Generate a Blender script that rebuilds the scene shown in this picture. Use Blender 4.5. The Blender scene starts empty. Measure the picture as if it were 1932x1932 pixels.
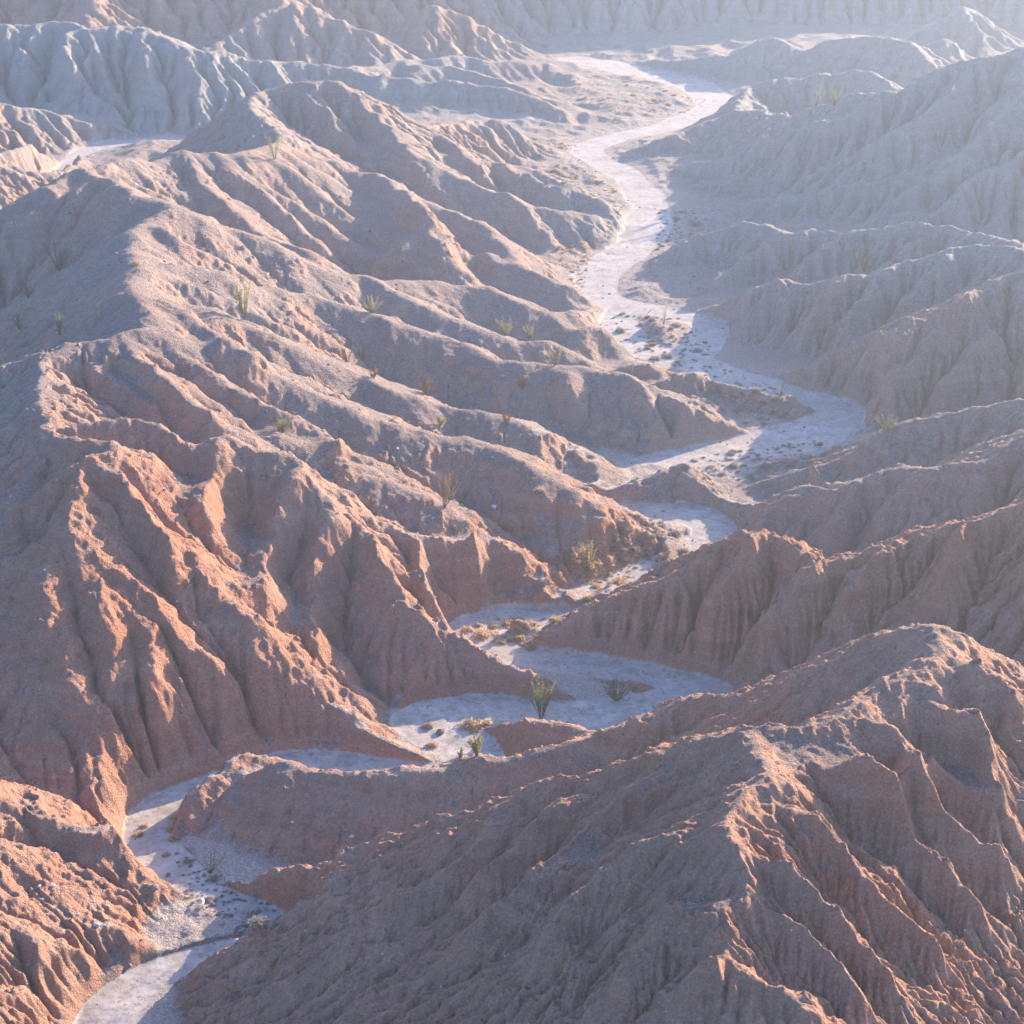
import bpy, math, random, time
import numpy as np
T0 = time.time()
PI = math.pi
C = bpy.context.scene.collection
scene = bpy.context.scene

# ------------------------------------------------------------------ camera
HC = 80.0
PITCH = math.radians(23.0)
FPX = 3605.0                    # focal length in units of a 1932-pixel-wide picture
cam_d = bpy.data.cameras.new('camera')
cam = bpy.data.objects.new('camera', cam_d); C.objects.link(cam)
cam.location = (0, 0, HC)
cam.rotation_euler = (PI / 2 - PITCH, 0, 0)
cam_d.sensor_width = 36.0
cam_d.lens = 36.0 * FPX / 1932.0
cam_d.clip_start = 1.0; cam_d.clip_end = 5000.0
scene.camera = cam
scene.render.resolution_x = 1024; scene.render.resolution_y = 1024

# ------------------------------------------------------------------ sky, sun, exposure
SUN_AZ = math.radians(42.0)      # to the right of the view direction (+Y)
SUN_EL = math.radians(16.0)
w = bpy.data.worlds.new('World'); scene.world = w; w.use_nodes = True
nt = w.node_tree; nt.nodes.clear()
wo = nt.nodes.new('ShaderNodeOutputWorld'); bg = nt.nodes.new('ShaderNodeBackground')
sky = nt.nodes.new('ShaderNodeTexSky'); sky.sky_type = 'NISHITA'; sky.sun_disc = False
sky.sun_elevation = SUN_EL; sky.sun_rotation = SUN_AZ
sky.air_density = 1.0; sky.dust_density = 1.5; sky.ozone_density = 3.0
bg.inputs['Strength'].default_value = 0.13
tint = nt.nodes.new('ShaderNodeMix'); tint.data_type = 'RGBA'; tint.blend_type = 'MULTIPLY'; tint.inputs[0].default_value = 1.0
tint.inputs[7].default_value = (0.85, 0.955, 1.24, 1); nt.links.new(sky.outputs[0], tint.inputs[6]); nt.links.new(tint.outputs[2], bg.inputs[0]); nt.links.new(bg.outputs[0], wo.inputs[0])
sl = bpy.data.lights.new('sun', 'SUN'); sl.energy = 5.0; sl.angle = math.radians(0.5)
sl.color = (1.0, 0.77, 0.54)
sun = bpy.data.objects.new('sun', sl); C.objects.link(sun)
sun.rotation_euler = (PI / 2 - SUN_EL, 0, PI - SUN_AZ)
scene.view_settings.view_transform = 'Standard'; scene.view_settings.look = 'None'
scene.view_settings.exposure = 1.55; scene.view_settings.gamma = 1.0
scene.view_settings.use_curve_mapping = False

# ------------------------------------------------------------------ numeric helpers
cp, sp_ = math.cos(PITCH), math.sin(PITCH)
def ray(u, v):
    x = (np.asarray(u, float) - 966) / FPX; y = (966 - np.asarray(v, float)) / FPX
    dx = x; dy = cp + y * sp_; dz = -sp_ + y * cp
    return dx, dy, dz
def at(u, v, h):
    dx, dy, dz = ray(u, v); t = (h - HC) / dz
    return dx * t, dy * t
def rnd_lattice(seed):
    return np.random.RandomState(seed).rand(256, 256).astype(np.float32)
_LAT = {}
def vnoise(x, y, seed=0):
    if seed not in _LAT: _LAT[seed] = rnd_lattice(seed)
    L = _LAT[seed]
    xf = np.floor(x); yf = np.floor(y)
    xi = xf.astype(np.int32) & 255; yi = yf.astype(np.int32) & 255
    fx = (x - xf).astype(np.float32); fy = (y - yf).astype(np.float32)
    fx = fx * fx * fx * (fx * (fx * 6 - 15) + 10); fy = fy * fy * fy * (fy * (fy * 6 - 15) + 10)
    x1 = (xi + 1) & 255; y1 = (yi + 1) & 255
    a = L[xi, yi]; b = L[x1, yi]; c = L[xi, y1]; d = L[x1, y1]
    return (a + (b - a) * fx) * (1 - fy) + (c + (d - c) * fx) * fy
def fbm(x, y, octv=4, seed=0, gain=0.5, ridged=False):
    s = 0; a = 1.0; n = 0
    ca, sa = 0.8, 0.6
    for k in range(octv):
        v = vnoise(x, y, seed + k)
        v = 1 - 2 * abs(v * 2 - 1) if ridged else v * 2 - 1
        s = s + a * v; n += a; a *= gain
        x, y = (ca * x - sa * y) * 2.03 + 7.1, (sa * x + ca * y) * 2.03 + 3.7
    return s / n
def sstep(a, b, x):
    t = np.clip((x - a) / (b - a), 0, 1); return t * t * (3 - 2 * t)

# ------------------------------------------------------------------ simulation grid: fan of rays (log distance x azimuth)
DT = 0.0014
th_in = np.arange(-0.335, 0.335, DT)
def grow(n, d0, g): 
    return np.cumsum(d0 * g ** np.arange(1, n + 1))
right = th_in[-1] + grow(95, DT, 1.022); left = th_in[0] - grow(45, DT, 1.03)[::-1]
TH = np.concatenate([left, th_in, right])
LR0 = math.log(48.0)
LR = LR0 + DT * np.arange(int((math.log(640.0) - LR0) / DT))
NI, NJ = len(LR), len(TH)
R = np.exp(LR)[:, None]
X = (R * np.sin(TH)[None, :]); Y = (R * np.cos(TH)[None, :])
CELL = (R * DT) * np.ones((1, NJ))
print('grid', NI, NJ, 'theta', math.degrees(TH[0]), math.degrees(TH[-1]))
def grid_ij(x, y):
    r = np.hypot(x, y); th = np.arctan2(x, y)
    fi = (np.log(r) - LR0) / DT
    fj = np.interp(th, TH, np.arange(NJ))
    return fi, fj
def sample(H, x, y):
    fi, fj = grid_ij(x, y)
    fi = np.clip(fi, 0, NI - 1.001); fj = np.clip(fj, 0, NJ - 1.001)
    i = fi.astype(int); j = fj.astype(int); a = fi - i; b = fj - j
    return (H[i, j] * (1 - b) + H[i, j + 1] * b) * (1 - a) + (H[i + 1, j] * (1 - b) + H[i + 1, j + 1] * b) * a
def hit(H, u, v):
    dx, dy, dz = ray(u, v)
    t = np.exp(np.linspace(math.log(55), math.log(760), 4200))
    x = dx * t; y = dy * t; z = HC + dz * t
    h = sample(H, x, y)
    k = np.argmax(z <= h)
    if z[k] > h[k]: k = len(t) - 1
    if k > 0:
        a = z[k - 1] - h[k - 1]; b = z[k] - h[k]; f = a / max(a - b, 1e-9)
        tt = t[k - 1] + (t[k] - t[k - 1]) * f
    else: tt = t[k]
    return dx * tt, dy * tt, HC + dz * tt

# distance from the grid to a polyline; returns nearest distance, interpolated value, arc fraction
def bbox(x0, x1, y0, y1):
    rs = []; ths = []
    for x in (x0, x1):
        for y in (max(y0, 1), max(y1, 1)):
            rs.append(math.hypot(x, y)); ths.append(math.atan2(x, y))
    rmin = min(max(y0, 1), *rs)
    i0 = int(max(0, (math.log(max(rmin, 48)) - LR0) / DT - 1)); i1 = int(min(NI, (math.log(max(rs)) - LR0) / DT + 2))
    j0 = int(max(0, np.searchsorted(TH, min(ths)) - 1)); j1 = int(min(NJ, np.searchsorted(TH, max(ths)) + 1))
    return i0, max(i1, i0), j0, max(j1, j0)

# ------------------------------------------------------------------ terrain: wash course  (picture u, v at ground level, half width in m)
WASH = [(200,2060,4),(205,1990,4),(215,1905,3.5),(290,1842,2.3),(400,1803,1.7),(500,1783,1.5),(556,1756,1.3),(520,1741,1.2),(468,1722,1.2),(395,1690,1.5),
 (325,1635,2.4),(275,1580,2.2),(300,1522,2.0),(380,1482,1.9),(480,1448,2.0),(600,1440,2.6),(700,1455,2.3),(800,1468,2.2),(890,1455,2.6),
 (880,1405,3.2),(800,1362,4.0),(900,1338,3.2),(1010,1350,3.0),(1120,1350,3.2),(1250,1335,4),(1330,1303,3.4),(1250,1282,2.6),(1120,1258,2.4),
 (990,1238,2.2),(905,1215,2.0),(880,1190,2.2),(960,1165,3.2),(1060,1140,3.4),(1160,1112,3.6),(1235,1080,3.4),(1310,1040,3.6),(1345,1005,3.6),
 (1310,975,3.6),(1230,962,4.0),(1150,952,2.6),(1095,935,2.4),(1110,908,2.6),(1180,888,3.4),(1280,868,4.2),(1400,846,5.4),(1500,826,6.0),(1575,800,5.4),
 (1580,772,5.0),(1500,748,5.2),(1420,724,5.2),(1350,700,5.2),(1290,680,5.0),(1220,662,4.6),(1180,640,4.0)]
WASH2 = [(1290,680,4.6),(1330,645,4.8),(1335,612,4.4),(1270,592,4.2),(1180,578,4.2),(1128,556,5.0),(1135,515,5.6),(1190,470,6.2),(1230,425,6.6),(1222,385,5.6),
 (1185,335,5.2),(1125,300,5.6),(1115,280,5.4),(1165,260,5.5),(1275,236,6),(1345,205,6),(1330,172,8),(1250,145,9),(1160,126,8),(1090,112,6)]
WASH3 = [(60,372,2.0),(112,330,2.6),(150,292,3.2),(215,272,3.4),(300,262,3.4),(345,262,3.0)]
WASH4 = [(1180,640,4.0),(1165,610,4.0),(1180,578,4.0)]
def ymin_ok(y): return y < 215
def poly_dist(pts, maxd=60.0):
    D = np.full((NI, NJ), 1e3, np.float32)
    for (a, b) in zip(pts[:-1], pts[1:]):
        x0, y0 = at(a[0], a[1], 0); x1, y1 = at(b[0], b[1], 0)
        i0, i1, j0, j1 = bbox(min(x0, x1) - maxd, max(x0, x1) + maxd, min(y0, y1) - maxd, max(y0, y1) + maxd)
        xx = X[i0:i1, j0:j1]; yy = Y[i0:i1, j0:j1]
        vx, vy = x1 - x0, y1 - y0; L2 = vx * vx + vy * vy + 1e-9
        t = np.clip(((xx - x0) * vx + (yy - y0) * vy) / L2, 0, 1)
        d = np.hypot(xx - x0 - t * vx, yy - y0 - t * vy) - (0.68 if ymin_ok(y0) else 0.56) * (a[2] + (b[2] - a[2]) * t)
        D[i0:i1, j0:j1] = np.minimum(D[i0:i1, j0:j1], d)
    return D
def spline(pts, n=5):
    P = np.array(pts, float); out = []
    for k in range(len(P) - 1):
        p0 = P[max(k - 1, 0)]; p1 = P[k]; p2 = P[k + 1]; p3 = P[min(k + 2, len(P) - 1)]
        for q in range(n):
            t = q / n
            out.append(0.5 * ((2 * p1) + (-p0 + p2) * t + (2 * p0 - 5 * p1 + 4 * p2 - p3) * t * t + (-p0 + 3 * p1 - 3 * p2 + p3) * t ** 3))
    out.append(P[-1]); return [tuple(o) for o in out]
DW = np.minimum(np.minimum(poly_dist(spline(WASH, 3)), poly_dist(spline(WASH2, 3))), np.minimum(poly_dist(spline(WASH3, 3), 40), poly_dist(WASH4, 40)))
BAR = np.where((R > 165) & (R < 225), (vnoise(X / 5.5, Y / 11, 33) - .72) * 9, -9)
DW = np.maximum(DW, np.minimum(BAR, .9))
DW = DW + 1.1 * fbm(X / 9.0, Y / 9.0, 3, 31) * (0.4 + R / 400)
print('wash', time.time() - T0)

# ------------------------------------------------------------------ terrain: main crests (picture u, v, height above the wash), slopes each side
RID = [
 # main left crest, coming towards the camera
 ([(-260,470,15),(-120,430,16),(0,400,17.5),(80,358,19.5),(155,320,20.7),(252,367,20.6),(325,395,20.4),(252,440,20),(262,510,20),(247,552,20.2),(288,612,20.2),(180,645,20),(84,672,19.8),(80,770,19.2),(100,815,18.7)],.62,.62,1.2),
 ([(180,645,20),(79,669,19.6),(0,691,19),(-150,740,17),(-300,800,13)],.62,.62,1.0),
 ([(100,815,18.7),(60,880,17),(0,980,15.5),(-120,1100,13)],.6,.6,.8),
 ([(155,320,20.7),(190,312,20.6),(225,300,20.5),(290,300,19),(345,277,19.8),(378,288,19),(468,288,17.9),(532,252,17.6),(482,216,18),(475,183,18.2),(540,160,19),(612,145,20),(644,155,19),(713,205,15.2),(795,234,10.8),(870,226,8.6),(921,223,7.4),(958,236,6)],.62,.62,.8),
 ([(345,277,19.8),(385,340,17),(440,395,14.5),(500,440,12.5),(590,478,10.8)],.7,.7,.5),
 ([(795,234,11),(880,290,9),(993,309,7.3),(1101,360,5),(1169,399,3.2),(1192,425,1.5)],.55,.62,.8),
 ([(713,205,15.2),(790,290,11.5),(880,340,9),(990,378,6.6),(1083,399,4.6),(1160,410,2.6)],.6,.6,.8),
 ([(532,252,17.6),(615,302,13.8),(702,320,12.6),(770,363,11.6),(802,421,9.8),(860,490,7.3),(885,535,4.6)],.95,.6,.4),
 ([(770,363,11.6),(849,396,9.3),(921,432,7.5),(975,496,5.5),(1065,540,3.6),(1092,562,1.0)],.7,.6,.6),
 ([(325,395,20.4),(380,410,18.6),(468,446,16.4),(557,486,13.8),(620,505,12),(687,521,10.4),(734,529,9.2),(831,532,7.6),(939,546,6.4),(993,575,5.5),(1075,590,4),(1135,578,1.5)],.6,.62,.8),
 ([(687,521,10.4),(777,568,9.1),(867,604,7.4),(975,644,5.4),(1029,647,4.8),(1101,683,3),(1125,700,1)],.6,.62,.8),
 ([(262,510,20),(330,500,19),(396,511,17.8),(460,532,15.9),(575,554,13),(695,590,10.8),(838,640,8.4),(939,683,7.2),(975,687,7.1),(1065,695,6.6),(1173,705,6.2),(1256,738,5.3),(1310,774,4),(1395,820,1.5)],.62,.66,1.4),
 ([(270,570,20),(396,585,17.6),(540,647,14),(611,676,12.2),(687,705,10.6),(734,741,9.6),(788,752,8.9),(867,770,7.8),(975,795,6.6),(1047,831,5.0),(1101,868,2.5),(1110,885,.8)],.6,.62,.9),
 ([(288,612,20),(396,650,18),(470,690,16),(540,723,14.5),(615,747,13.2),(687,788,11.6),(788,817,10.1),(867,828,9.2),(939,846,8.7),(993,882,7.8),(1065,921,6.6),(1119,954,5),(1148,990,2.4)],.6,.62,1.2),
 ([(230,640,20),(309,720,17.8),(400,790,15.4),(435,817,14.6)],.6,.6,.6),
 ([(396,690,15.6),(470,760,14.2),(532,817,13),(615,845,11.6),(695,896,10),(760,925,8.8),(817,950,7.6),(900,985,5),(1000,1012,3.2),(1100,1050,2),(1220,1062,1.2)],.55,.6,1.0),
 # left cliffs
 ([(100,815,18.7),(146,792,19),(259,788,18.6),(309,808,17.7),(345,824,17.2),(381,838,16.6),(424,822,16.8),(478,844,16),(547,855,15.4),(575,900,14),(608,934,12.9),(640,960,11.4),(680,1000,10.4),(715,1040,9.4),(740,1090,8),(760,1130,6.8),(800,1160,5.8),(850,1190,4.5),(900,1220,3.5),(950,1247,2.7),(1000,1268,2.2),(1040,1287,1.8),(1070,1312,.6)],.95,.8,.15),
 ([(640,960,11.4),(700,965,9.8),(760,1005,8.2),(860,1012,6.8),(930,1015,5.6),(1000,1060,3.6),(1060,1105,2),(1085,1120,.8)],.6,1.2,.2),
 ([(100,815,18.7),(160,830,19.3),(216,822,19.6),(200,850,19.4),(144,868,19.2),(185,905,17.8),(250,940,16.4),(300,1005,14.5),(360,1040,13.2),(400,1100,11.3),(470,1160,9.4),(510,1210,7.4),(550,1260,5.6),(567,1290,4.4),(640,1330,3),(700,1360,2)],.8,.8,.15),
 ([(144,868,19.2),(130,930,17.8),(126,993,16.2),(150,1030,15),(190,1100,12.5),(260,1145,10.8),(330,1180,9.4),(374,1232,7.5),(421,1280,6.3),(460,1309,5.6),(540,1311,4.9),(611,1341,3.5),(695,1374,2.2),(770,1415,1.3),(831,1449,.7)],.7,1.15,.1),
 ([(126,993,16.2),(68,1029,15),(0,1050,14),(-120,1080,12.5),(-250,1150,9)],.6,.7,.3),
 ([(0,1230,9),(60,1320,7),(0,1395,5.6),(-120,1380,8)],.6,.7,.3),
 ([(-100,1370,8),(0,1405,5),(80,1440,4),(144,1460,3.2),(200,1480,2.6),(238,1505,1.4)],.7,1.1,.3),
 ([(-150,1440,11),(0,1478,7.2),(54,1525,6.2),(126,1554,5.5),(170,1558,5.2),(212,1556,4.8),(225,1586,3.2),(232,1615,1.2)],.75,.75,.15),
 ([(-60,1600,7),(0,1600,6),(100,1680,3.8),(190,1740,2.4),(270,1785,1.2)],.5,.5,.8),
 ([(-150,1690,9),(0,1730,5.6),(43,1757,5),(72,1777,4.7),(126,1795,3.9),(155,1825,2.4),(162,1855,.8)],.75,.8,.15),
 ([(-100,1860,7),(0,1890,4.4),(60,1932,3.4),(120,1990,2.4)],.6,.7,.3),
 # right foreground hill
 ([(2400,1330,10),(2100,1330,14),(1990,1290,17),(1932,1274,18.5),(1895,1263,19.3),(1866,1238,20.5),(1798,1191,22.5),(1751,1178,23),(1669,1187,21.3),(1607,1213,18.6),(1561,1241,16.8),(1489,1281,14),(1424,1306,12),(1374,1312,10.8),(1320,1310,9.9),(1237,1348,8.6),(1137,1377,7.3),(1097,1392,6.8)],.85,.78,.3),
 ([(1137,1377,7.3),(1097,1392,6.8),(1047,1406,6.3),(957,1426,5.6),(885,1424,5.6),(849,1447,5),(777,1447,4.8),(687,1460,4.2),(615,1456,4.0),(575,1449,3.9),(540,1434,4.2),(504,1453,3.2),(432,1487,1.8),(396,1525,.6)],.50,.8,.3),
 ([(1751,1178,23),(1770,1225,22.8),(1741,1259,22.6),(1669,1291,22.3),(1615,1327,22.2),(1546,1363,22.2),(1489,1372,22),(1406,1372,22),(1310,1388,20.8),(1227,1417,19),(1155,1446,17.6),(1101,1460,16.6),(1043,1467,15.8),(1004,1492,14.6),(939,1514,13.2),(910,1536,12.3),(892,1557,11.6),(864,1568,10.9),(838,1597,9.8),(788,1604,9),(752,1600,8.6),(709,1622,7.6),(662,1640,6.6),(611,1620,6.4),(547,1631,5),(534,1645,4.4),(505,1680,2.4),(480,1700,1.2)],.62,.88,.25),
 ([(1406,1372,22),(1428,1417,22.4),(1453,1453,22.6),(1410,1489,22.8),(1370,1550,22.8),(1385,1582,22.6),(1400,1633,21.8),(1420,1669,21.2),(1360,1700,21),(1356,1741,20.6),(1363,1795,20),(1431,1848,19.4),(1496,1870,19),(1525,1932,18.2),(1560,2050,16)],.66,.72,.3),
 ([(921,1385,1.5),(940,1366,3),(997,1354,3.8),(1083,1366,3.6),(1120,1376,3.6),(1200,1385,4)],.7,.8,.2),
 # right side, going back
 ([(1000,1222,.5),(1040,1195,1.8),(1100,1158,3.2),(1170,1120,5),(1237,1094,6.6),(1309,1061,8),(1381,1015,9.8),(1438,999,10.6),(1489,1022,10.2),(1539,1054,9.4),(1579,1047,9.8),(1615,1036,10.2),(1679,1029,10.4),(1759,1000,12),(1820,975,13.2),(1863,972,14),(1932,948,15.2),(2050,910,17.5),(2250,880,20)],.65,.7,.3),
 ([(1120,930,1.2),(1180,912,2),(1255,884,2.8),(1291,873,2.9),(1309,900,2.8),(1345,925,2.9),(1381,936,3.7),(1425,940,4.4),(1467,943,5),(1525,918,6.4),(1579,921,7),(1633,896,8.2),(1687,882,9),(1776,878,10.2),(1848,867,11.3),(1932,817,13.2),(2100,760,17),(2300,720,20)],.65,.75,.3),
 ([(1400,915,.6),(1450,903,1.2),(1507,892,2.3),(1561,874,3.8),(1625,844,5.4),(1705,802,7.9),(1776,781,9.2),(1902,754,11),(1980,745,12.5),(2150,715,16)],.6,.62,.4),
 ([(1625,844,5.4),(1687,840,5.8),(1740,830,6.6),(1812,808,8.2),(1884,790,9.6),(1960,775,11.5)],.6,.6,.4),
 ([(1510,705,3),(1560,690,5),(1633,647,7.5),(1705,611,9.4),(1812,561,11.9),(1932,511,14.4),(2100,450,18)],.6,.62,.9),
 ([(1381,577,2),(1400,555,4),(1430,540,5.6),(1467,532,6.5),(1489,529,7),(1597,518,8.8),(1669,500,10.3),(1776,475,12.1),(1848,460,13.2),(1920,464,14),(2000,480,15.5),(2200,440,20)],.6,.66,.6),
 ([(1237,504,1.2),(1280,470,3),(1330,440,4.8),(1388,424,6),(1417,417,6.6),(1489,432,7.2),(1550,432,7.7),(1650,428,9),(1705,419,10.3),(1776,421,11.4),(1848,432,12.4),(1932,462,13.4)],.6,.66,1.2),
 ([(1170,290,.8),(1237,263,3.2),(1300,240,4.6),(1388,203,7.3),(1453,212,8.8),(1507,216,11),(1561,194,13.8),(1633,171,16.6),(1687,162,18),(1758,140,20.5),(1794,119,22.2),(1932,83,25.5),(2100,40,29),(2300,20,31)],.6,.6,1.0),
 ([(2050,190,21),(1932,230,17.2),(1812,275,12.8),(1740,306,10.6),(1597,342,7.2),(1480,365,5),(1370,376,2.6)],.62,.62,.8),
 ([(1848,151,20.3),(1750,215,16.2),(1650,255,12.2),(1520,298,7.4),(1400,322,4.2),(1330,335,2)],.62,.62,.8),
 ([(1932,330,11.5),(1860,355,9.5),(1760,390,7),(1650,405,5)],.62,.62,.8),
 ([(1600,200,12.6),(1500,250,9),(1400,290,5.5),(1310,305,2.6)],.62,.62,.8),
 # right, far
 ([(1388,203,7),(1413,162,7.2),(1460,147,8.2),(1597,129,10.3),(1640,135,10.3),(1687,158,9.6)],.62,.62,.6),
 ([(1200,112,2),(1237,104,3.2),(1363,104,4.6),(1438,72,8.4),(1471,72,8.4),(1510,92,6.8),(1546,83,8),(1579,68,10.2),(1669,61,12),(1715,76,11.2),(1745,110,9),(1758,133,7)],.6,.55,1.2),
 ([(1720,95,5),(1741,86,6.4),(1780,70,8.4),(1812,101,5),(1830,115,4)],.6,.6,.8),
 # left, far
 ([(-200,60,18),(0,46,18),(54,41,18.2),(137,38,18),(155,50,17.6),(173,54,17.4),(216,48,17.6),(245,44,17.6),(288,54,16.8),(317,72,15.6),(388,94,13.6),(432,97,12.6),(504,112,10.6),(575,115,9.6),(651,126,8.4),(720,142,7.8),(777,144,7.6),(903,155,6.6),(975,169,5.6),(1029,191,3.8),(1094,237,.8)],.6,.62,.8),
 ([(651,126,8.4),(723,119,7.2),(831,104,7.4),(885,104,7),(939,115,6),(1029,115,5),(1083,144,3.6),(1137,191,.8)],.55,.55,.8),
 ([(777,122,7),(831,122,6.6),(903,137,5.6),(975,158,4.4),(1047,190,2.6),(1130,212,.8)],.5,.5,.6),
 ([(155,50,17.6),(168,75,15),(190,105,11.5),(225,150,7),(245,180,4)],.75,.75,.3),
 ([(300,62,16.6),(318,95,13.6),(340,130,10),(380,170,6.4),(392,205,3.5)],.75,.75,.3),
 ([(60,42,18.2),(45,90,13),(75,130,9)],.75,.75,.3),
 ([(400,95,13.3),(425,130,10),(455,165,7)],.75,.75,.3),
 ([(-120,120,13),(0,135,10.6),(54,147,9),(100,162,7.6),(144,180,6),(187,223,2.5)],.6,.8,.4),
 ([(162,186,5),(223,201,3.6),(281,232,1.4)],.6,.8,.4),
 ([(-150,190,12),(0,196,9),(72,209,7),(126,219,5.2),(176,232,3.6)],.3,.7,.6),
 ([(-120,290,12),(0,279,8.8),(54,268,7),(90,273,5.6),(115,306,1.4)],.6,.5,.4),
 ([(-100,330,10),(0,330,6.5),(60,345,3.5)],.6,.5,.4),
 # mounds by the wash
 ([(1188,610,1.2),(1215,600,2.2),(1255,613,1.3)],.9,.9,.2),
 ([(1075,642,3),(1094,627,3.7),(1133,618,3.6),(1165,662,.8)],.7,.8,.3),
 ([(1165,702,2),(1195,680,3),(1240,688,2.5),(1285,708,.6)],.8,.8,.3),
 ([(1250,714,2.6),(1309,700,2.9),(1345,715,2),(1430,738,2.2),(1480,755,1.8),(1495,776,.6)],.7,.7,.4),
 ([(1420,888,.6),(1480,862,1.6),(1545,872,1.0)],.6,.6,.4),
 # behind everything
 ([(795,110,1),(759,88,4),(695,59,10),(611,25,13),(561,0,16)],.55,.55,.8),
 ([(1011,113,.6),(957,72,4.4),(903,36,9),(820,0,14)],.6,.6,.6),
 ([(388,88,9),(440,60,11),(504,22,14),(540,-10,16)],.6,.6,.6),
 ([(1760,78,3),(1784,47,8),(1812,0,14)],.6,.6,.6),
]
# distant walls given directly in the ground plan: x, y, height
FAR = [
 ([(-420,450,34),(-260,495,30),(-170,505,27),(-100,500,24),(-60,512,24),(-20,520,24)],.55,.55,1.0),
 ([(-20,520,20),(20,516,19),(60,520,18),(110,514,17),(160,505,18),(330,470,28),(480,420,36)],.8,.8,1.0),
 ([(-100,460,11),(-104,500,24)],.55,.55,1.0),([(-58,478,12),(-55,512,24)],.55,.55,1.0),([(-135,455,13),(-140,500,26)],.55,.55,1.0),([(-20,490,9),(-18,520,24)],.6,.6,1.0),
]
WX = 0.55 * fbm(X / 3.2, Y / 3.2, 3, 51) * (R / 170); WY = 0.55 * fbm(X / 3.2, Y / 3.2, 3, 57) * (R / 170)
XW = X + WX; YW = Y + WY
def add_tent(H, P, sl_, sr_, rnd):
    for (a, b) in zip(P[:-1], P[1:]):
        x0, y0, h0 = a; x1, y1, h1 = b
        reach = max(h0, h1) / min(sl_, sr_) + 4
        i0, i1, j0, j1 = bbox(min(x0, x1) - reach, max(x0, x1) + reach, min(y0, y1) - reach, max(y0, y1) + reach)
        if i1 <= i0 or j1 <= j0: continue
        xx = XW[i0:i1, j0:j1]; yy = YW[i0:i1, j0:j1]
        vx, vy = x1 - x0, y1 - y0; L2 = vx * vx + vy * vy + 1e-9
        t = np.clip(((xx - x0) * vx + (yy - y0) * vy) / L2, 0, 1)
        ex = xx - x0 - t * vx; ey = yy - y0 - t * vy
        d = np.hypot(ex, ey); side = vx * ey - vy * ex
        S = np.where(side > 0, sl_, sr_)
        z = h0 + (h1 - h0) * t - S * (np.sqrt(d * d + rnd * rnd) - rnd)
        np.maximum(H[i0:i1, j0:j1], z, out=H[i0:i1, j0:j1])
H = 0.10 + 0.07 * np.clip(DW, 0, 50) + 0.4 * fbm(X / 9, Y / 9, 3, 5) * sstep(1, 8, DW) + .25 * sstep(.45, .65, vnoise(X / 8, Y / 8, 15)) * sstep(.1, 2.0, DW)
H = H.astype(np.float64)
for pts, a, b, rn in RID:
    P = []
    for (u, v, h) in spline(pts, 2):
        x, y = at(u, v, h); P.append((float(x), float(y), h))
    add_tent(H, P, a, b, rn)
for pts, a, b, rn in FAR: add_tent(H, pts, a, b, rn)
# the wash undercuts spurs it swings against
CUT = 0.8 + 1.3 * sstep(.3, .7, vnoise(X / 13, Y / 13, 81))
FL = DW + (0.35 + .002 * R) * (fbm(X / 2.1, Y / 2.1, 3, 77, ridged=True) - .1) * sstep(0, 1.5, DW)
H = np.minimum(H, 0.10 + np.maximum(DW, 0) * .12 + CUT * np.maximum(FL - .2, 0) + .4 * np.maximum(FL - .2, 0) ** 2)
print('tents', time.time() - T0)

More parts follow.
